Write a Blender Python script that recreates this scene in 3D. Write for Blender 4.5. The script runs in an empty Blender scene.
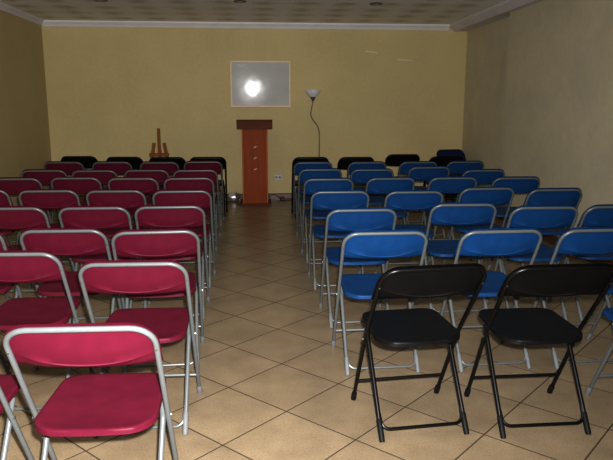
import bpy, math, random
from mathutils import Vector, Matrix, noise
random.seed(7)
S = bpy.context.scene
COL = S.collection

# ------------------------------------------------------------------ materials
def new_mat(name):
    m = bpy.data.materials.new(name); m.use_nodes = True
    nt = m.node_tree; b = nt.nodes['Principled BSDF']
    return m, nt, b

def N(nt, typ, **kw):
    n = nt.nodes.new(typ)
    for k, v in kw.items(): setattr(n, k, v)
    return n

def setin(nt, node, key, val):
    if hasattr(val, 'is_linked') or isinstance(val, bpy.types.NodeSocket): nt.links.new(val, node.inputs[key])
    else: node.inputs[key].default_value = val

def math_n(nt, op, a, b=0.0, c=None):
    n = N(nt, 'ShaderNodeMath', operation=op)
    setin(nt, n, 0, a); setin(nt, n, 1, b)
    if c is not None: setin(nt, n, 2, c)
    return n.outputs[0]

def mix_c(nt, fac, a, b, blend='MIX'):
    n = N(nt, 'ShaderNodeMix', data_type='RGBA', blend_type=blend)
    setin(nt, n, 0, fac)
    setin(nt, n, 6, a if not isinstance(a, tuple) else (*a, 1)); setin(nt, n, 7, b if not isinstance(b, tuple) else (*b, 1))
    return n.outputs[2]

def noise_n(nt, scale, detail=3, rough=.5, coord='Object', vec=None, dist=0.0):
    n = N(nt, 'ShaderNodeTexNoise'); n.inputs['Scale'].default_value = scale
    n.inputs['Detail'].default_value = detail; n.inputs['Roughness'].default_value = rough
    n.inputs['Distortion'].default_value = dist
    if vec is None:
        t = N(nt, 'ShaderNodeTexCoord'); vec = t.outputs[coord]
    nt.links.new(vec, n.inputs['Vector'])
    return n.outputs['Fac']

def ramp(nt, fac, stops):
    n = N(nt, 'ShaderNodeValToRGB'); e = n.color_ramp.elements
    e[0].position, e[0].color = stops[0][0], (*stops[0][1], 1)
    e[1].position, e[1].color = stops[-1][0], (*stops[-1][1], 1)
    for p, c in stops[1:-1]:
        x = e.new(p); x.color = (*c, 1)
    nt.links.new(fac, n.inputs[0]); return n.outputs[0]

def bump(nt, b, height, strength, dist=.002):
    n = N(nt, 'ShaderNodeBump'); n.inputs['Strength'].default_value = strength; n.inputs['Distance'].default_value = dist
    nt.links.new(height, n.inputs['Height']); nt.links.new(n.outputs[0], b.inputs['Normal'])

def simple(name, c, rough=.5, metal=0., spec=.5, var=.12, scale=30, bmp=0.0, bscale=300):
    m, nt, b = new_mat(name)
    f = noise_n(nt, scale, 4)
    lo = tuple(x * (1 - var) for x in c); hi = tuple(min(1, x * (1 + var)) for x in c)
    nt.links.new(ramp(nt, f, [(.3, lo), (.7, hi)]), b.inputs['Base Color'])
    b.inputs['Roughness'].default_value = rough; b.inputs['Metallic'].default_value = metal
    b.inputs['Specular IOR Level'].default_value = spec
    if bmp: bump(nt, b, noise_n(nt, bscale, 2), bmp, .001)
    return m

def wall_mat(name, c, stain=.0):
    m, nt, b = new_mat(name)
    big = noise_n(nt, .9, 4, .6); fine = noise_n(nt, 22, 5, .65)
    base = ramp(nt, big, [(.25, tuple(x * .90 for x in c)), (.75, tuple(min(1, x * 1.07) for x in c))])
    f2 = ramp(nt, fine, [(.3, (.93, .93, .93)), (.7, (1., 1., 1.))])
    col = mix_c(nt, 1.0, base, f2, 'MULTIPLY')
    if stain:
        st = noise_n(nt, 1.6, 5, .7, dist=.6)
        sf = ramp(nt, st, [(.48, (0, 0, 0)), (.72, (stain, stain, stain))])
        col = mix_c(nt, sf, col, (c[0] * .62, c[1] * .63, c[2] * .85))
    nt.links.new(col, b.inputs['Base Color'])
    b.inputs['Roughness'].default_value = .62; b.inputs['Specular IOR Level'].default_value = .25
    bump(nt, b, noise_n(nt, 90, 4, .7), .25, .003)
    return m

TILE = .41078; TOX, TOY = .13075, 4.00464
def floor_mat():
    m, nt, b = new_mat('floor_tiles')
    g = N(nt, 'ShaderNodeNewGeometry'); sp = N(nt, 'ShaderNodeSeparateXYZ'); nt.links.new(g.outputs['Position'], sp.inputs[0])
    dx = math_n(nt, 'SUBTRACT', sp.outputs[0], TOX); dy = math_n(nt, 'SUBTRACT', sp.outputs[1], TOY)
    k = .70710678 / TILE
    u = math_n(nt, 'MULTIPLY', math_n(nt, 'SUBTRACT', dx, dy), k)
    v = math_n(nt, 'MULTIPLY', math_n(nt, 'ADD', dx, dy), k)
    def edge(t):
        fr = math_n(nt, 'FRACT', math_n(nt, 'ADD', t, 100.0))
        return math_n(nt, 'MINIMUM', fr, math_n(nt, 'SUBTRACT', 1.0, fr))
    e = math_n(nt, 'MINIMUM', edge(u), edge(v))
    mr = N(nt, 'ShaderNodeMapRange'); nt.links.new(e, mr.inputs[0])
    mr.inputs[1].default_value = .0055; mr.inputs[2].default_value = .010; mr.inputs[3].default_value = 0; mr.inputs[4].default_value = 1
    tilemask = mr.outputs[0]
    fu = math_n(nt, 'FLOOR', math_n(nt, 'ADD', u, 100.0)); fv = math_n(nt, 'FLOOR', math_n(nt, 'ADD', v, 100.0))
    cb = N(nt, 'ShaderNodeCombineXYZ'); nt.links.new(fu, cb.inputs[0]); nt.links.new(fv, cb.inputs[1])
    wn = N(nt, 'ShaderNodeTexWhiteNoise', noise_dimensions='2D'); nt.links.new(cb.outputs[0], wn.inputs['Vector'])
    cloud = noise_n(nt, 5, 5, .6, vec=g.outputs['Position']); speck = noise_n(nt, 120, 3, .7, vec=g.outputs['Position'])
    c1 = ramp(nt, cloud, [(.25, (0.2542, 0.1986, 0.1302)), (.75, (0.3677, 0.2923, 0.1922))])
    c2 = ramp(nt, speck, [(.34, (.72, .66, .58)), (.52, (1, 1, 1)), (.75, (1.0, .98, .95))])
    col = mix_c(nt, 1.0, c1, c2, 'MULTIPLY')
    tv = N(nt, 'ShaderNodeMapRange'); nt.links.new(wn.outputs['Value'], tv.inputs[0]); tv.inputs[3].default_value = .93; tv.inputs[4].default_value = 1.04
    hs = N(nt, 'ShaderNodeHueSaturation'); nt.links.new(col, hs.inputs['Color']); nt.links.new(tv.outputs[0], hs.inputs['Value'])
    col = mix_c(nt, tilemask, (0.055, 0.0418, 0.0286), hs.outputs[0])
    nt.links.new(col, b.inputs['Base Color'])
    rg = N(nt, 'ShaderNodeMapRange'); nt.links.new(tilemask, rg.inputs[0]); rg.inputs[3].default_value = .8; rg.inputs[4].default_value = .30
    nt.links.new(rg.outputs[0], b.inputs['Roughness']); b.inputs['Specular IOR Level'].default_value = .4
    bump(nt, b, tilemask, .35, .002)
    return m

def ceiling_mat():
    m, nt, b = new_mat('ceiling_tiles')
    g = N(nt, 'ShaderNodeNewGeometry'); sp = N(nt, 'ShaderNodeSeparateXYZ'); nt.links.new(g.outputs['Position'], sp.inputs[0])
    k = 2 * math.pi / .5
    sx = math_n(nt, 'SINE', math_n(nt, 'MULTIPLY', sp.outputs[0], k)); sy = math_n(nt, 'SINE', math_n(nt, 'MULTIPLY', sp.outputs[1], k))
    w = noise_n(nt, 7, 4, .6, vec=g.outputs['Position'])
    s = math_n(nt, 'ADD', math_n(nt, 'MULTIPLY', math_n(nt, 'ADD', sx, sy), .25), math_n(nt, 'MULTIPLY', w, 1.0))
    col = ramp(nt, s, [(.45, (.93, .93, .95)), (1.05, (.66, .64, .55))])
    def edge(t):
        fr = math_n(nt, 'FRACT', math_n(nt, 'ADD', math_n(nt, 'MULTIPLY', t, 2.0), 100.0))
        return math_n(nt, 'MINIMUM', fr, math_n(nt, 'SUBTRACT', 1.0, fr))
    e = math_n(nt, 'MINIMUM', edge(sp.outputs[0]), edge(sp.outputs[1]))
    mr = N(nt, 'ShaderNodeMapRange'); nt.links.new(e, mr.inputs[0]); mr.inputs[1].default_value = .004; mr.inputs[2].default_value = .012
    col = mix_c(nt, mr.outputs[0], (.82, .81, .79), col)
    nt.links.new(col, b.inputs['Base Color']); b.inputs['Roughness'].default_value = .7
    bump(nt, b, w, .3, .01)
    return m

def wood_mat(name, c1, c2, rough=.4, scale=6, axis=2, coat=0.):
    m, nt, b = new_mat(name)
    t = N(nt, 'ShaderNodeTexCoord'); mp = N(nt, 'ShaderNodeMapping'); nt.links.new(t.outputs['Object'], mp.inputs[0])
    s = [9, 9, 9]; s[axis] = .7; mp.inputs['Scale'].default_value = s
    f = noise_n(nt, scale, 5, .6, vec=mp.outputs[0], dist=.8)
    nt.links.new(ramp(nt, f, [(.28, c1), (.72, c2)]), b.inputs['Base Color'])
    b.inputs['Roughness'].default_value = rough; b.inputs['Specular IOR Level'].default_value = .2; b.inputs['Coat Weight'].default_value = coat; b.inputs['Coat Roughness'].default_value = .2
    return m

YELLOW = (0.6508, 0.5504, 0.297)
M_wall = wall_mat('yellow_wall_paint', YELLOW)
M_wall_l = wall_mat('yellow_wall_paint_shaded', (0.555, 0.4636, 0.255))  # wall paint darkened: the flash falloff on this side is in the colour
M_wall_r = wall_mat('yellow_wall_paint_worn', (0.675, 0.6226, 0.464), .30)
M_floor = floor_mat(); M_ceil = ceiling_mat()
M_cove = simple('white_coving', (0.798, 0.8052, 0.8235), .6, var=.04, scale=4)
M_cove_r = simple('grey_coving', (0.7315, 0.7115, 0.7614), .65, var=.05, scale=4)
M_base = simple('brown_skirting_tile', (.105, .050, .022), .35, var=.25, scale=14)
M_red = simple('crimson_plastic', (0.1003, 0.00896, 0.02425), .5, spec=.18, var=.10, scale=14, bmp=.12, bscale=420)
M_blue = simple('blue_plastic', (0.00782, 0.0519, 0.1501), .5, spec=.18, var=.10, scale=14, bmp=.12, bscale=420)
M_navy = simple('navy_plastic', (.006, .013, .070), .5, spec=.3, var=.10, scale=14, bmp=.12, bscale=420)
M_black = simple('black_plastic', (.0042, .0043, .0045), .5, spec=.25, var=.2, scale=14, bmp=.15, bscale=420)
M_tube = simple('grey_enamelled_steel', (0.1285, 0.1397, 0.1379), .36, metal=.1, var=.06, scale=40)
M_tubeblk = simple('black_enamelled_steel', (.004, .004, .004), .35, spec=.35, var=.1, scale=40)
M_capgrey = simple('grey_rubber', (0.162, 0.171, 0.171), .6, var=.1)
M_capblk = simple('black_rubber', (.006, .006, .006), .6, spec=.3, var=.1)
M_chrome = simple('bright_steel', (.45, .45, .45), .3, metal=1., var=.03)
M_pod = wood_mat('reddish_wood', (0.238, 0.0561, 0.0153), (0.364, 0.0884, 0.0238), .6, 5)
M_poddk = wood_mat('dark_reddish_wood', (0.098, 0.033, 0.0136), (0.168, 0.057, 0.0221), .6, 5, axis=0)
M_podlt = wood_mat('light_wood_edging', (0.392, 0.12, 0.034), (0.532, 0.18, 0.0595), .6, 5)
M_easel = wood_mat('orange_brown_wood', (0.21, 0.081, 0.01904), (0.315, 0.1294, 0.03264), .55, 6)
M_bframe = wood_mat('pale_wood_frame', (.80, .62, .42), (.92, .76, .55), .4, 6, axis=0)
M_shade = simple('frosted_glass_shade', (.78, .81, .83), .3, var=.05)
M_pole = simple('grey_lamp_pole', (.16, .16, .15), .4, metal=.3)
M_plate = simple('white_plastic_plate', (0.527, 0.561, 0.561), .4, var=.03)
M_dark = simple('dark_plastic', (.015, .013, .012), .5)
M_tape = simple('pale_tape', (0.7118, 0.648, 0.4455), .35, var=.05)
M_emb = simple('pale_brass_emblem', (0.588, 0.495, 0.374), .6)
M_ink = simple('pale_marker_ink', (.75, .76, .78), .5)
M_foil, _nt, _b = new_mat('silver_foil')
_f = noise_n(_nt, 25, 2); _nt.links.new(ramp(_nt, _f, [(.3, (.8, .8, .8)), (.7, (.95, .95, .95))]), _b.inputs['Base Color'])
_b.inputs['Metallic'].default_value = .9; _b.inputs['Roughness'].default_value = .38
M_board, _nt, _b = new_mat('glossy_whiteboard')
_f = noise_n(_nt, 3, 3); _nt.links.new(ramp(_nt, _f, [(.3, (0.5328, 0.5365, 0.52)), (.7, (0.6068, 0.609, 0.585))]), _b.inputs['Base Color'])
_b.inputs['Roughness'].default_value = .085; _b.inputs['Specular IOR Level'].default_value = .075
_w = noise_n(_nt, 2.2, 2, .5); bump(_nt, _b, _w, .10, .02)
M_glass, _nt, _b = new_mat('downlight_lens')
_f = noise_n(_nt, 40, 2); _nt.links.new(ramp(_nt, _f, [(.3, (.35, .36, .30)), (.7, (.55, .56, .48))]), _b.inputs['Base Color'])
_b.inputs['Roughness'].default_value = .15

# ------------------------------------------------------------------ mesh helpers
class MB:
    def __init__(s): s.v = []; s.f = []
    def add(s, vs, fs):
        o = len(s.v); s.v += [tuple(p) for p in vs]; s.f += [tuple(i + o for i in f) for f in fs]; return s
    def box(s, x0, x1, y0, y1, z0, z1, c=0.0):
        if c <= 0:
            vs = [(x, y, z) for z in (z0, z1) for y in (y0, y1) for x in (x0, x1)]
            return s.add(vs, [(0, 2, 3, 1), (4, 5, 7, 6), (0, 1, 5, 4), (2, 6, 7, 3), (0, 4, 6, 2), (1, 3, 7, 5)])
        # box with chamfered edges
        vs = []; idx = {}
        X, Y, Z = (x0, x1), (y0, y1), (z0, z1)
        for i in range(2):
            for j in range(2):
                for k in range(2):
                    sx, sy, sz = (1, -1)[i], (1, -1)[j], (1, -1)[k]
                    for a, d in enumerate(((0, c, c), (c, 0, c), (c, c, 0))):
                        idx[i, j, k, a] = len(vs); vs.append((X[i] + sx * d[0], Y[j] + sy * d[1], Z[k] + sz * d[2]))
        fs = []
        for i in range(2): fs.append([idx[i, 0, 0, 0], idx[i, 1, 0, 0], idx[i, 1, 1, 0], idx[i, 0, 1, 0]])
        for j in range(2): fs.append([idx[0, j, 0, 1], idx[1, j, 0, 1], idx[1, j, 1, 1], idx[0, j, 1, 1]])
        for k in range(2): fs.append([idx[0, 0, k, 2], idx[1, 0, k, 2], idx[1, 1, k, 2], idx[0, 1, k, 2]])
        for j in range(2):
            for k in range(2): fs.append([idx[0, j, k, 1], idx[1, j, k, 1], idx[1, j, k, 2], idx[0, j, k, 2]])
        for i in range(2):
            for k in range(2): fs.append([idx[i, 0, k, 0], idx[i, 1, k, 0], idx[i, 1, k, 2], idx[i, 0, k, 2]])
        for i in range(2):
            for j in range(2): fs.append([idx[i, j, 0, 0], idx[i, j, 1, 0], idx[i, j, 1, 1], idx[i, j, 0, 1]])
        for i in range(2):
            for j in range(2):
                for k in range(2): fs.append([idx[i, j, k, 0], idx[i, j, k, 1], idx[i, j, k, 2]])
        return s.add(vs, fs)
    def tube(s, pts, r, n=10, caps=True):
        pts = [Vector(p) for p in pts]; rs = r if isinstance(r, (list, tuple)) else [r] * len(pts)
        t0 = (pts[1] - pts[0]).normalized()
        up = Vector((0, 0, 1)) if abs(t0.z) < .9 else Vector((1, 0, 0))
        u = t0.cross(up).normalized(); vs = []
        for i, p in enumerate(pts):
            t = (pts[min(i + 1, len(pts) - 1)] - pts[max(i - 1, 0)]).normalized()
            u = (u - t * u.dot(t)).normalized(); w = t.cross(u)
            for k in range(n):
                a = 2 * math.pi * k / n; vs.append(p + (u * math.cos(a) + w * math.sin(a)) * rs[i])
        fs = []
        for i in range(len(pts) - 1):
            for k in range(n):
                a, b = i * n + k, i * n + (k + 1) % n; fs.append((a, b, b + n, a + n))
        if caps: fs.append(tuple(range(n - 1, -1, -1))); fs.append(tuple(range((len(pts) - 1) * n, len(pts) * n)))
        return s.add(vs, fs)
    def lathe(s, prof, c=(0, 0, 0), n=24):
        vs = []; fs = []
        for r, z in prof:
            for k in range(n):
                a = 2 * math.pi * k / n; vs.append((c[0] + r * math.cos(a), c[1] + r * math.sin(a), c[2] + z))
        for i in range(len(prof) - 1):
            for k in range(n):
                a, b = i * n + k, i * n + (k + 1) % n; fs.append((a, b, b + n, a + n))
        fs.append(tuple(range(n - 1, -1, -1))); fs.append(tuple(range((len(prof) - 1) * n, len(prof) * n)))
        return s.add(vs, fs)
    def prism(s, poly, axis, a0, a1):
        # poly of 2-D points extruded along one axis
        def P(p, a):
            return {'x': (a, p[0], p[1]), 'y': (p[0], a, p[1]), 'z': (p[0], p[1], a)}[axis]
        n = len(poly); vs = [P(p, a0) for p in poly] + [P(p, a1) for p in poly]
        fs = [tuple(range(n - 1, -1, -1)), tuple(range(n, 2 * n))] + [(i, (i + 1) % n, n + (i + 1) % n, n + i) for i in range(n)]
        return s.add(vs, fs)
    def build(s, name, mat, parent=None, smooth=False, label=None, angle=40):
        me = bpy.data.meshes.new(name); me.from_pydata(s.v, [], s.f)
        import bmesh
        bm = bmesh.new(); bm.from_mesh(me); bmesh.ops.recalc_face_normals(bm, faces=bm.faces)
        if smooth:
            for f in bm.faces: f.smooth = True
            for e in bm.edges:
                if len(e.link_faces) == 2 and e.calc_face_angle(0) > math.radians(angle): e.smooth = False
        bm.to_mesh(me); bm.free(); me.materials.append(mat)
        o = bpy.data.objects.new(name, me); COL.objects.link(o)
        if parent: o.parent = parent
        if label: o['label'] = label
        return o

def round_path(pts, rad, n=6):
    pts = [Vector(p) for p in pts]; out = [pts[0]]
    for i in range(1, len(pts) - 1):
        r = rad[i] if isinstance(rad, (list, tuple)) else rad
        a = (pts[i - 1] - pts[i]); b = (pts[i + 1] - pts[i])
        ang = a.angle(b); d = min(r / math.tan(ang / 2), a.length * .49, b.length * .49)
        p0 = pts[i] + a.normalized() * d; p1 = pts[i] + b.normalized() * d
        rr = d * math.tan(ang / 2)
        c = pts[i] + (a.normalized() + b.normalized()).normalized() * (rr / math.sin(ang / 2))
        v0 = (p0 - c); v1 = (p1 - c); th = v0.angle(v1)
        for k in range(n + 1):
            t = k / n
            out.append(c + (v0 * math.sin((1 - t) * th) + v1 * math.sin(t * th)) / max(math.sin(th), 1e-6))
    out.append(pts[-1]); return out

def tag(o, label=None, cat=None, group=None, kind=None):
    if label: o['label'] = label
    if cat: o['category'] = cat
    if group: o['group'] = group
    if kind: o['kind'] = kind
    return o
def empty(name, loc, rz=0, label=None, cat=None, group=None):
    o = bpy.data.objects.new(name, None); COL.objects.link(o); o.empty_display_size = .1
    o.location = loc; o.rotation_euler = (0, 0, rz)
    return tag(o, label, cat, group)
def copy_tree(o, parent=None):
    c = o.copy(); COL.objects.link(c)
    if parent: c.parent = parent
    for ch in list(o.children): copy_tree(ch, c)
    return c

# ------------------------------------------------------------------ the room
XL, XRF, XRN, YB, ZC, YF = -3.10, 3.29, 3.16, 10.0, 2.68, -1.6
YSTEP = 8.0
def struct(name, mb, mat, label):
    o = mb.build(name, mat); return tag(o, label, None, None, 'structure')
struct('floor', MB().box(XL - .1, XRF + .1, YF, YB + .1, -.1, 0), M_floor, 'beige diagonal floor tiles with dark grout')
struct('ceiling', MB().box(XL - .1, XRF + .1, YF, YB + .1, ZC, ZC + .1), M_ceil, 'grey and brown patterned ceiling panels')
struct('wall_back', MB().box(XL - .1, XRF + .1, YB, YB + .1, 0, ZC), M_wall, 'plain yellow far wall')
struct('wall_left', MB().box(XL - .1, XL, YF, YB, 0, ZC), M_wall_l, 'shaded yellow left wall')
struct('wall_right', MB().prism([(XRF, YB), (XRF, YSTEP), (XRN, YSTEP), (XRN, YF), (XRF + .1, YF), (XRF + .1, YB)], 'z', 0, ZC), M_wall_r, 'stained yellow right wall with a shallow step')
struct('baseboard_back', MB().prism([(YB, 0), (YB - .014, 0), (YB - .014, .092), (YB - .008, .1), (YB, .1)], 'x', XL, XRF), M_base, 'brown tiled skirting on the far wall')
struct('baseboard_left', MB().prism([(XL, 0), (XL + .014, 0), (XL + .014, .092), (XL + .008, .1), (XL, .1)], 'y', YF, YB - .014), M_base, 'brown tiled skirting on the left wall')
struct('baseboard_right', MB().prism([(XRN, 0), (XRN - .014, 0), (XRN - .014, .092), (XRN - .008, .1), (XRN, .1)], 'y', YF, YSTEP)
       .prism([(XRF, 0), (XRF - .014, 0), (XRF - .014, .092), (XRF - .008, .1), (XRF, .1)], 'y', YSTEP, YB - .014), M_base, 'brown tiled skirting on the right wall')
# coving: back strip runs between the deeper side covings
struct('trim_1', MB().prism([(YB, 2.60), (YB - .012, 2.60), (YB - .03, 2.625), (YB - .07, 2.66), (YB - .075, ZC), (YB, ZC)], 'x', XL + .02, XRF - .30), M_cove, 'white coving along the far wall')
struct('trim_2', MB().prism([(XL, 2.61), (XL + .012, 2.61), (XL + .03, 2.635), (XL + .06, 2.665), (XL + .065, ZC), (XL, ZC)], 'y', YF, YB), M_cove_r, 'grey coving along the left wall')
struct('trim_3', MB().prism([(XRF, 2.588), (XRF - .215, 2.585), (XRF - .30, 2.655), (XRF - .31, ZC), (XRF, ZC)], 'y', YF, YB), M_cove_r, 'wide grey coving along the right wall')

# ------------------------------------------------------------------ folding chair
TR = .0096
ZT = .7875                        # centre of the top tube
YFOOT, YKNEE, ZKNEE = .397, .170, .42
YTOP = [-.032]; ZB = [.031]
WT = [.224]                       # half width of the frame at the top
def yfr(z):                       # frame centre line, side view
    return YTOP[0] + (YKNEE - YTOP[0]) / (ZT - ZKNEE) * (ZT - z) if z >= ZKNEE else YKNEE + (YFOOT - YKNEE) * (ZKNEE - z) / ZKNEE
def xfr(z): return WT[0] + (.2185 - WT[0]) * (ZT - z) / ZT

def backrest_mb():
    m = MB(); nx, HW = 32, WT[0] + .0085
    cols = []
    for i in range(nx + 1):
        u = -1 + 2 * i / nx
        x = HW * math.sin(u * math.pi / 2) if abs(u) < 1 else HW * u
        ax = abs(x); R = .082; d = max(0, ax - (HW - R))
        zt = .8075 - (R - math.sqrt(max(0, R * R - d * d)))
        q = (x / .2) ** 2
        za = .645 + .036 * min(q, 1.25); zb = .634 + .006 * min(q, 1.25)
        zt = max(zt, za + .006)
        rows = []
        zs = [zt, zt - .004] + [zt - .004 + (za + .004 - zt + .004) * k / 6 for k in range(1, 7)] + [za, za - .004, (za + zb) / 2 - .001, zb]
        for k, z in enumerate(zs):
            t = min(1, max(0, (ZT - z) / .10))
            inside = max(0, 1 - (ax / .200) ** 4)
            y = yfr(z) + .0125 - .026 * t * inside * (1 - .25 * q)
            if k == 0: y -= .004
            if k == 8: y -= .004 * inside
            if k == 9: y += .001
            if k == 10: y += .003
            if k == 11: y += .007
            rows.append((x, y, z))
        cols.append(rows)
    nr = len(cols[0]); th = .006
    vs = []
    for c in cols: vs += c
    off = len(vs)
    for c in cols: vs += [(x, y + th, z - (.0012 if k else .003)) for k, (x, y, z) in enumerate(c)]
    fs = []
    for i in range(nx):
        for k in range(nr - 1):
            a = i * nr + k
            fs.append((a, a + 1, a + nr + 1, a + nr)); fs.append((off + a, off + a + nr, off + a + nr + 1, off + a + 1))
        for k in (0, nr - 1):
            a = i * nr + k; fs.append((a, a + nr, off + a + nr, off + a))
    for i in (0, nx):
        for k in range(nr - 1):
            a = i * nr + k; fs.append((a, a + 1, off + a + 1, off + a))
    return m.add(vs, fs)

def seat_outline(n=56):
    # rounded trapezoid; rear edge at y = .03, front edge at y = .425
    cor = [(-.202, .030, .085), (.202, .030, .085), (.186, .425, .075), (-.186, .425, .075)]
    poly = []
    P = [Vector((c[0], c[1], 0)) for c in cor]
    for i in range(4):
        a, b, c = P[i - 1], P[i], P[(i + 1) % 4]
        seg = round_path([a, b, c], cor[i][2], 8)[1:-1]
        poly += seg
        nxt = P[(i + 1) % 4]
    out = []
    for p in poly: out.append((p.x, p.y))
    # add mid points on long straight runs and a gentle outward bow on the rear edge
    res = []
    for i, p in enumerate(out):
        q = out[(i + 1) % len(out)]; L = math.hypot(q[0] - p[0], q[1] - p[1])
        k = max(1, int(L / .03))
        for j in range(k): res.append((p[0] + (q[0] - p[0]) * j / k, p[1] + (q[1] - p[1]) * j / k))
    fin = []
    for x, y in res:
        if y < .15: y -= .016 * (1 - (x / .202) ** 2) * (1 - (y - .03) / .12)
        fin.append((x, y))
    return fin

def seat_mb():
    m = MB(); o = seat_outline(); n = len(o); cx, cy = 0, .228; vs = []; fs = []
    def ring(s, z, dish=0, inset=0):
        r = []
        for x, y in o:
            dx, dy = x - cx, y - cy; L = math.hypot(dx, dy)
            k = s - inset / L
            px, py = cx + dx * k, cy + dy * k
            zz = z + .003 + .010 * (py - .228) / .2      # seat rises slightly to the front
            if py > .36: zz -= 1.6 * (py - .36) ** 2 * (1 if z > .4 else .4)
            r.append((px, py, zz))
        return r
    rings = [ring(.12, .4335), ring(.35, .4338), ring(.6, .435), ring(.8, .438), ring(.93, .4425), ring(1, .4435, inset=.004), ring(1, .4405), ring(1, .4330), ring(1, .4235, inset=-.001), ring(1, .4210, inset=.003), ring(1, .4225, inset=.009), ring(1, .4285, inset=.012), ring(.5, .4270), ring(.12, .4260)]
    for r in rings: vs += r
    for i in range(len(rings) - 1):
        for k in range(n):
            a, b = i * n + k, i * n + (k + 1) % n; fs.append((a, b, b + n, a + n))
    fs.append(tuple(range(n - 1, -1, -1))); fs.append(tuple(range((len(rings) - 1) * n, len(rings) * n)))
    return m.add(vs, fs)

RFY, RTY, RTZ, RX = -.032, .250, .415, .1965
def yrear(z): return RFY + (RTY - RFY) * z / RTZ

def make_chair(name, plastic, tube, cap, label, cat='chair', rivet=M_chrome):
    root = empty(name, (0, 0, 0), 0, label, cat)
    backrest_mb().build('backrest', plastic, root, True, angle=50)
    seat_mb().build('seat', plastic, root, True, angle=50)
    zs = .395
    half = [(xfr(zs), yfr(zs), zs), (xfr(ZKNEE), yfr(ZKNEE), ZKNEE), (xfr(ZT), YTOP[0], ZT)]
    pts = [Vector((-p[0], p[1], p[2])) for p in half] + [Vector(p) for p in reversed(half)]
    path = round_path(pts, [0, .35, .072, .072, .35, 0], 7)
    fr = MB().tube(path, TR, 10).build('back_frame', tube, root, True)
    for s in (-1, 1):
        z = .703
        MB().tube([(s * xfr(z), yfr(z) - .0095, z), (s * xfr(z), yfr(z) - .0125, z - .001)], .0042, 8).build('rivet', rivet, fr, True)
        z = .40
        MB().tube([(s * (xfr(z) + .009), yfr(z) - .002, z), (s * (xfr(z) + .0135), yfr(z) - .002, z)], .006, 8).build('hinge_bolt', rivet, fr, True)
    for s in (-1, 1):
        lg = MB().tube([(s * xfr(zs), yfr(zs), zs), (s * xfr(.2), yfr(.2), .2), (s * xfr(.012), yfr(.012), .012)], TR, 10).build('leg', tube, root, True)
        MB().tube([(s * xfr(.05), yfr(.05), .05), (s * xfr(.046), yfr(.046), .046), (s * xfr(.012), yfr(.012), .012), (s * xfr(0), yfr(.004), 0)], [.0112, .0135, .0140, .0118], 10).build('foot_cap', cap, lg, True)
    for s in (-1, 1):
        p = round_path([(s * (RX - .012), RTY + .03, RTZ + .004), (s * RX, yrear(.37), .37), (s * RX, yrear(.012), .012)], .05, 4)
        lg = MB().tube(p, .0102, 10).build('leg', tube, root, True)
        MB().tube([(s * RX, yrear(.082), .082), (s * RX, yrear(.078), .078), (s * RX, yrear(.012), .012), (s * RX, yrear(.0), 0)], [.0106, .0128, .0132, .0115], 10).build('foot_cap', cap, lg, True)
    zb = .130
    MB().tube([(-xfr(zb), yfr(zb), zb), (xfr(zb), yfr(zb), zb)], .0078, 8).build('stretcher', tube, root, True)
    w = RX - .002
    p = round_path([(-w, yrear(.12), .12), (-w + .008, yrear(ZB[0]), ZB[0]), (w - .008, yrear(ZB[0]), ZB[0]), (w, yrear(.12), .12)], .040, 6)
    MB().tube(p, .0075, 8).build('stretcher', tube, root, True)
    return root

ORD = ['at the aisle', 'second from the aisle', 'third from the aisle', 'fourth from the aisle']
NUM = ['zeroth', 'first', 'second', 'third', 'fourth', 'fifth', 'sixth', 'seventh', 'eighth']
RED = {  # row: [(x, y, turn in degrees)] from the aisle outwards
 1: [(-.538, 1.872, -1), (-1.075, 1.90, -3)],
 2: [(-.528, 2.672, -1), (-1.123, 2.901, -2)],
 3: [(-.539, 3.372, 3.5), (-1.04, 3.443, -1), (-1.60, 3.477, 1)],
 4: [(-.575, 4.233, 2), (-1.067, 4.227, 0), (-1.61, 4.252, -1)],
 5: [(-.583, 5.028, 1), (-1.107, 5.08, -1), (-1.639, 5.131, 0), (-2.199, 5.20, 1)],
 6: [(-.622, 5.951, 1.5), (-1.137, 5.976, -1), (-1.675, 6.05, -2), (-2.211, 6.028, 0)],
 7: [(-.628, 6.70, 1), (-1.14, 6.75, -2), (-1.67, 6.74, 0), (-2.20, 6.80, 1)],
 8: [(-.634, 7.76, 1), (-1.146, 7.70, -1), (-1.715, 7.77, 1), (-2.285, 7.80, 0)]}
BLUE = {
 2: [(.681, 3.25, 1), (1.315, 3.25, 2), (1.864, 3.243, 1)],
 3: [(.681, 4.01, 1), (1.413, 4.183, -1), (1.908, 4.018, -1), (2.412, 4.025, 2)],
 4: [(.658, 4.899, -1), (1.237, 4.848, 0), (1.884, 5.016, 2), (2.403, 4.90, 1)],
 5: [(.669, 5.785, 0), (1.252, 5.802, 2), (1.842, 5.796, 0), (2.435, 5.75, -1)],
 6: [(.685, 6.696, 1), (1.229, 6.63, 0), (1.903, 6.85, 1), (2.385, 6.48, 2)],
 7: [(.685, 7.551, -1), (1.331, 7.514, 0), (1.949, 7.507, 1), (2.534, 7.52, 0)]}
def rowname(color, r, last):
    return f'row nearest the camera' if r == 1 else f'{NUM[r]} {color} row from the camera'
def place(proto, used, x, y, a, label, group):
    o = proto if not used else copy_tree(proto)
    used.append(1); o.location = (x, y + (.018 if used is not uk else .02), 0); o.rotation_euler = (0, 0, math.radians(a))
    o['label'] = label; o['group'] = group
    return o

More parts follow.
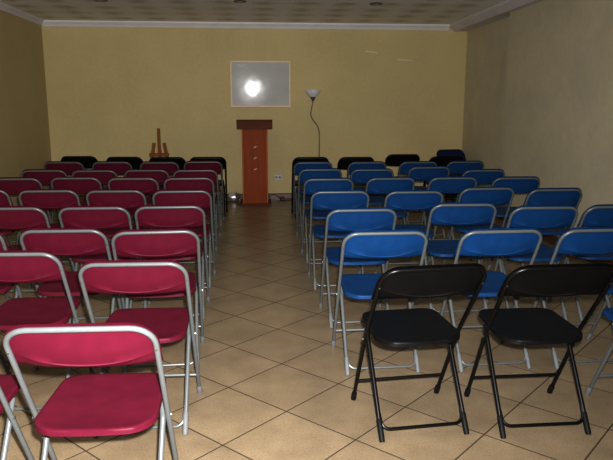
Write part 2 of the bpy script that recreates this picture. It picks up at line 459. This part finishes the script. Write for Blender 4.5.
uk = None
red0 = make_chair('folding_chair', M_red, M_tube, M_capgrey, '-'); ur = []
for r, row in RED.items():
    for i, (x, y, a) in enumerate(row):
        pos = ORD[i]
        if r == 1: lab = ['red plastic folding chair nearest the camera, at the aisle', 'red plastic folding chair cut off at the lower left photo edge'][i]
        else: lab = f'red plastic folding chair, grey frame, {pos}, {NUM[r]} red row from camera'
        place(red0, ur, x, y, a, lab, 'red folding chairs left of the aisle')
blue0 = make_chair('folding_chair', M_blue, M_tube, M_capgrey, '-'); ub = []
place(blue0, ub, 1.90, 2.50, 2, 'blue folding chair cut off at the right edge, right of the two near black chairs', 'blue folding chairs right of the aisle')
for r, row in BLUE.items():
    for i, (x, y, a) in enumerate(row):
        where = 'row just beyond the two near black chairs' if r == 2 else f'{NUM[r - 1]} row beyond the near black chairs'
        place(blue0, ub, x, y, a, f'blue folding chair, {ORD[i]}, {where}', 'blue folding chairs right of the aisle')
WT[0] = .229; YTOP[0] = -.092; ZB[0] = .043
uk = []
black0 = make_chair('folding_chair', M_black, M_tubeblk, M_capblk, '-')
place(black0, uk, .727, 2.553, 5.5, 'near black folding chair on the right, the one beside the aisle', 'near black folding chairs')
place(black0, uk, 1.272, 2.525, .5, 'near black folding chair on the right, the one farther from the aisle', 'near black folding chairs')
for i, (x, y, a) in enumerate([(-.62, 8.40, 1), (-1.138, 8.40, 0), (-1.698, 8.50, -1), (-2.318, 8.66, 0)]):
    place(black0, uk, x, y, a, f'black folding chair in the far row behind red chairs, {ORD[i]}', 'black folding chairs in the far row')
for i, (x, y, a) in enumerate([(.714, 8.28, 0), (1.305, 8.25, 0), (2.02, 8.68, -1), (2.502, 8.255, 0)]):
    place(black0, uk, x, y, a, f'black folding chair in the far row behind blue chairs, {ORD[i]}', 'black folding chairs in the far row')
WT[0] = .222; YTOP[0] = -.03
nv = make_chair('folding_chair', M_navy, M_tubeblk, M_capblk, 'dark blue folding chair alone in the far right corner, facing the camera')
nv.location = (2.957, 9.52, 0); nv.rotation_euler = (0, 0, math.radians(180 + 10))

# ------------------------------------------------------------------ lectern
t = empty('lectern', (-.008, 9.62, 0), 0, 'reddish brown wooden lectern standing at the far end of the aisle', 'lectern')
MB().box(-.232, .232, -.26, .26, 0, .030, .004).build('base', M_poddk, t)
b = MB().prism([(-.172, -.20), (-.16, -.215), (.16, -.215), (.172, -.20), (.172, .20), (-.172, .20)], 'z', .03, 1.15).build('body', M_pod, t)
for s in (-1, 1):
    MB().box(s * .176 - .011, s * .176 + .011, -.222, -.19, .03, 1.15, .003).build('edge_strip', M_podlt, t)
MB().prism([(-.275, 1.135), (-.275, 1.235), (-.262, 1.262), (.26, 1.165), (.26, 1.135)], 'x', -.258, .258).build('top', M_poddk, t)
MB().box(-.252, .252, -.282, -.274, 1.125, 1.235, .003).build('fascia_board', M_poddk, t)
for z in (.865, .705, .54):
    m = MB(); c, s_ = math.cos(.55), math.sin(.55)
    pts = [(-.024, -.007), (.022, -.010), (.025, .007), (-.020, .010)]
    m.prism([(x * c - y * s_ + .003, x * s_ + y * c + z) for x, y in pts], 'y', -.2185, -.2145)
    m.build('emblem', M_emb, t, label='small pale slanted emblem')

# ------------------------------------------------------------------ whiteboard (leans very slightly forward)
t = empty('whiteboard', (.0925, 9.985, 1.44), 0, 'glossy grey-white board with pale wooden frame hung on the far wall', 'whiteboard')
t.rotation_euler = (.0245, 0, .006)
W2, HH, fw = .457, .688, .024
MB().box(-W2 + .012, W2 - .012, -.012, -.004, .012, HH - .012).build('writing_surface', M_board, t)
f = MB()
f.box(-W2, W2, -.022, 0, 0, fw, .003).box(-W2, W2, -.022, 0, HH - fw, HH, .003).box(-W2, -W2 + fw, -.022, 0, fw - .003, HH - fw + .003, .003).box(W2 - fw, W2, -.022, 0, fw - .003, HH - fw + .003, .003)
f.build('frame', M_bframe, t)
m = MB()
for x0, z0, x1, z1 in [(-.36, .635, -.335, .622), (-.335, .622, -.31, .634), (-.31, .634, -.285, .618), (-.275, .632, -.255, .632), (-.255, .632, -.262, .612), (-.243, .628, -.236, .610), (-.34, .600, -.27, .604)]:
    d = Vector((x1 - x0, 0, z1 - z0)); nrm = Vector((-d.z, 0, d.x)).normalized() * .0035
    a, b_ = Vector((x0, -.0135, z0)), Vector((x1, -.0135, z1))
    q = [a - nrm, b_ - nrm, b_ + nrm, a + nrm]
    m.add(q + [p + Vector((0, .0025, 0)) for p in q], [(0, 1, 2, 3), (7, 6, 5, 4), (0, 4, 5, 1), (1, 5, 6, 2), (2, 6, 7, 3), (3, 7, 4, 0)])
m.build('written_marks', M_ink, t, label='faint pale scribble in the upper left corner')

# ------------------------------------------------------------------ floor lamp with a wavy pole
t = empty('floor_lamp', (.97, 9.72, 0), 0, 'uplight floor lamp with white bowl shade and wavy thin pole', 'lamp')
MB().lathe([(.13, 0), (.135, .006), (.13, .016), (.03, .028), (.014, .04)]).build('base', M_pole, t, True)
ctrl = [(0, 0, .03), (0, 0, .4), (0, 0, .8), (.002, 0, 1.0), (-.006, 0, 1.10), (-.035, 0, 1.17), (-.085, 0, 1.235), (-.122, 0, 1.30), (-.128, 0, 1.36), (-.115, 0, 1.43), (-.102, 0, 1.50), (-.098, 0, 1.545)]
pp = []
for i in range(len(ctrl) - 1):
    p = [Vector(ctrl[max(0, min(len(ctrl) - 1, i + k))]) for k in (-1, 0, 1, 2)]
    for k in range(4):
        u = k / 4
        pp.append(.5 * ((2 * p[1]) + (p[2] - p[0]) * u + (2 * p[0] - 5 * p[1] + 4 * p[2] - p[3]) * u * u + (-p[0] + 3 * p[1] - 3 * p[2] + p[3]) * u ** 3))
pp.append(Vector(ctrl[-1]))
MB().tube(pp, .0085, 10).build('pole', M_pole, t, True)
sh = MB().lathe([(.026, 1.572), (.05, 1.59), (.085, 1.622), (.108, 1.655), (.120, 1.692), (.117, 1.692), (.104, 1.657), (.08, 1.626), (.045, 1.596), (.02, 1.58)], (-.098, 0, 0), 32).build('lamp_shade', M_shade, t, True)
MB().lathe([(.010, 1.525), (.016, 1.535), (.034, 1.568), (.047, 1.587), (.040, 1.588), (.012, 1.574)], (-.098, 0, 0), 24).build('shade_holder', M_pole, t, True)

# ------------------------------------------------------------------ wooden easel behind the left chairs
t = empty('easel', (-1.40, 9.45, 0), 0, 'small orange-brown wooden easel standing behind the left chairs', 'easel')
def bar(p, q, w, d):
    p, q = Vector(p), Vector(q); ax = (q - p).normalized(); side = ax.cross(Vector((0, 1, 0))).normalized(); dep = ax.cross(side).normalized()
    vs = [c + side * (sx * w / 2) + dep * (sy * d / 2) for c in (p, q) for sx, sy in ((-1, -1), (1, -1), (1, 1), (-1, 1))]
    return MB().add(vs, [(3, 2, 1, 0), (4, 5, 6, 7), (0, 1, 5, 4), (1, 2, 6, 5), (2, 3, 7, 6), (3, 0, 4, 7)])
bar((0, .03, .15), (0, .05, 1.135), .044, .022).build('mast', M_easel, t)
for s in (-1, 1): bar((s * .235, -.04, 0), (s * .072, .055, .925), .048, .022).build('leg', M_easel, t)
bar((0, .50, 0), (0, .075, .90), .034, .022).build('leg', M_easel, t)
MB().box(-.138, .138, -.035, .045, .735, .778, .004).build('canvas_ledge', M_easel, t)
MB().box(-.215, .215, .0, .022, .20, .24, .003).build('crossbar', M_easel, t)

# ------------------------------------------------------------------ small things on walls, floor and ceiling
t = empty('wall_socket', (.348, 10.0, .355), 0, 'pale plastic wall socket low on far wall right of the lectern', 'socket')
MB().box(-.055, .055, -.012, 0, -.045, .045, .004).build('cover_plate', M_plate, t)
for s in (-1, 1): MB().tube([(s * .026, -.0115, 0), (s * .026, -.0135, 0)], .017, 16).build('outlet', M_capgrey, t, True)
for k, (x, z, w, rot, lab) in enumerate([(1.80, 2.27, .19, -.10, 'thin pale tape strip high on far wall, left one of two'), (2.325, 2.155, .24, -.03, 'thin pale tape strip high on far wall, right one of two')]):
    o = MB().box(-w / 2, w / 2, -.002, .001, -.011, .011).build('tape_strip', M_tape); o.location = (x, 10.0, z); o.rotation_euler = (0, rot * -1, 0)
    tag(o, lab, 'tape', 'tape strips on the far wall')
for k, (x, y) in enumerate([(-1.786, 8.03), (-.157, 7.97), (1.486, 8.02)]):
    t = empty('ceiling_downlight', (x, y, ZC), 0, ['leftmost of the three recessed round ceiling spotlights', 'middle one of the three recessed round ceiling spotlights', 'rightmost of the three recessed round ceiling spotlights'][k], 'ceiling light', 'recessed ceiling spotlights')
    MB().lathe([(.060, 0), (.075, -.004), (.080, -.010), (.070, -.016), (.052, -.016), (.048, -.006), (.048, 0)]).build('trim_ring', M_pole, t, True)
    MB().lathe([(.047, -.004), (.047, -.009), (.030, -.013), (.008, -.014)]).build('lens', M_glass, t, True)

def crumple(r, sx, sy, sz, seed, sub=3, amp=.35):
    import bmesh
    bm = bmesh.new(); bmesh.ops.create_icosphere(bm, subdivisions=sub, radius=1)
    for v in bm.verts:
        n_ = noise.noise(v.co * 1.7 + Vector((seed, 3, 1))) + .6 * noise.noise(v.co * 4.1 + Vector((seed, 7, 2)))
        v.co *= 1 + amp * n_
        v.co = Vector((v.co.x * sx, v.co.y * sy, v.co.z * sz)) * r
    z0 = min(v.co.z for v in bm.verts)
    m = MB(); m.add([v.co - Vector((0, 0, z0)) for v in bm.verts], [[v.index for v in f.verts] for f in bm.faces]); bm.free(); return m
o = crumple(.088, 1.15, .75, .80, 4.0, 3, .26).build('foil_wrapper', M_foil, None, True, angle=75); o.location = (-.35, 9.80, 0)
tag(o, 'small shiny silver crumpled thing on floor just left of the lectern', 'wrapper')
t = empty('power_cable', (.30, 9.93, 0), 0, 'thin dark cable and plug on floor right of the lectern', 'cable')
cp = [(-.16, -.04, .006), (-.10, .01, .05), (-.04, .03, .085), (.02, .025, .07), (.07, .0, .03), (.11, -.02, .012), (.2, -.03, .006), (.3, -.01, .006)]
cps = []
for i in range(len(cp) - 1):
    p = [Vector(cp[max(0, min(len(cp) - 1, i + k))]) for k in (-1, 0, 1, 2)]
    for k in range(4):
        u = k / 4
        cps.append(.5 * ((2 * p[1]) + (p[2] - p[0]) * u + (2 * p[0] - 5 * p[1] + 4 * p[2] - p[3]) * u * u + (-p[0] + 3 * p[1] - 3 * p[2] + p[3]) * u ** 3))
MB().tube(cps, .006, 8).build('cord', M_dark, t, True)
MB().box(.07, .15, -.05, .0, 0, .045, .01).build('plug', M_dark, t)

# ------------------------------------------------------------------ camera
F, YAW, PIT, ROLL = 636.133, .079676, .190884, .000463
cy, sy, cp_, sp_ = math.cos(YAW), math.sin(YAW), math.cos(PIT), math.sin(PIT)
Fw = Vector((sy * cp_, cy * cp_, -sp_)); R = Vector((cy, -sy, 0)); U = R.cross(Fw)
R2 = R * math.cos(ROLL) + U * math.sin(ROLL); U2 = -R * math.sin(ROLL) + U * math.cos(ROLL)
cam = bpy.data.objects.new('camera', bpy.data.cameras.new('camera')); COL.objects.link(cam)
cam.matrix_world = Matrix(((R2.x, U2.x, -Fw.x, 0), (R2.y, U2.y, -Fw.y, 0), (R2.z, U2.z, -Fw.z, 1.44), (0, 0, 0, 1)))
cam.data.sensor_width = 36; cam.data.lens = F * 36 / 613; cam.data.clip_start = .05
S.camera = cam

# ------------------------------------------------------------------ light: camera flash + dim ambient world fill added through the open rear
fl = bpy.data.lights.new('flash', 'SPOT'); fl.energy = 1340; fl.color = (1, .985, 1.0); fl.shadow_soft_size = .018
fl.spot_size = math.radians(125); fl.spot_blend = 1.0
flo = bpy.data.objects.new('flash', fl); COL.objects.link(flo); flo.location = (.035, .03, 1.50)
aim = Vector((-.20, 1.0, -.15)); flo.rotation_euler = aim.to_track_quat('-Z', 'Y').to_euler()
w = bpy.data.worlds.new('world'); S.world = w; w.use_nodes = True
w.node_tree.nodes['Background'].inputs[0].default_value = (.85, .93, 1, 1); w.node_tree.nodes['Background'].inputs[1].default_value = .05
S.view_settings.view_transform = 'Standard'; S.view_settings.look = 'None'
S.view_settings.exposure = 0; S.view_settings.gamma = .75
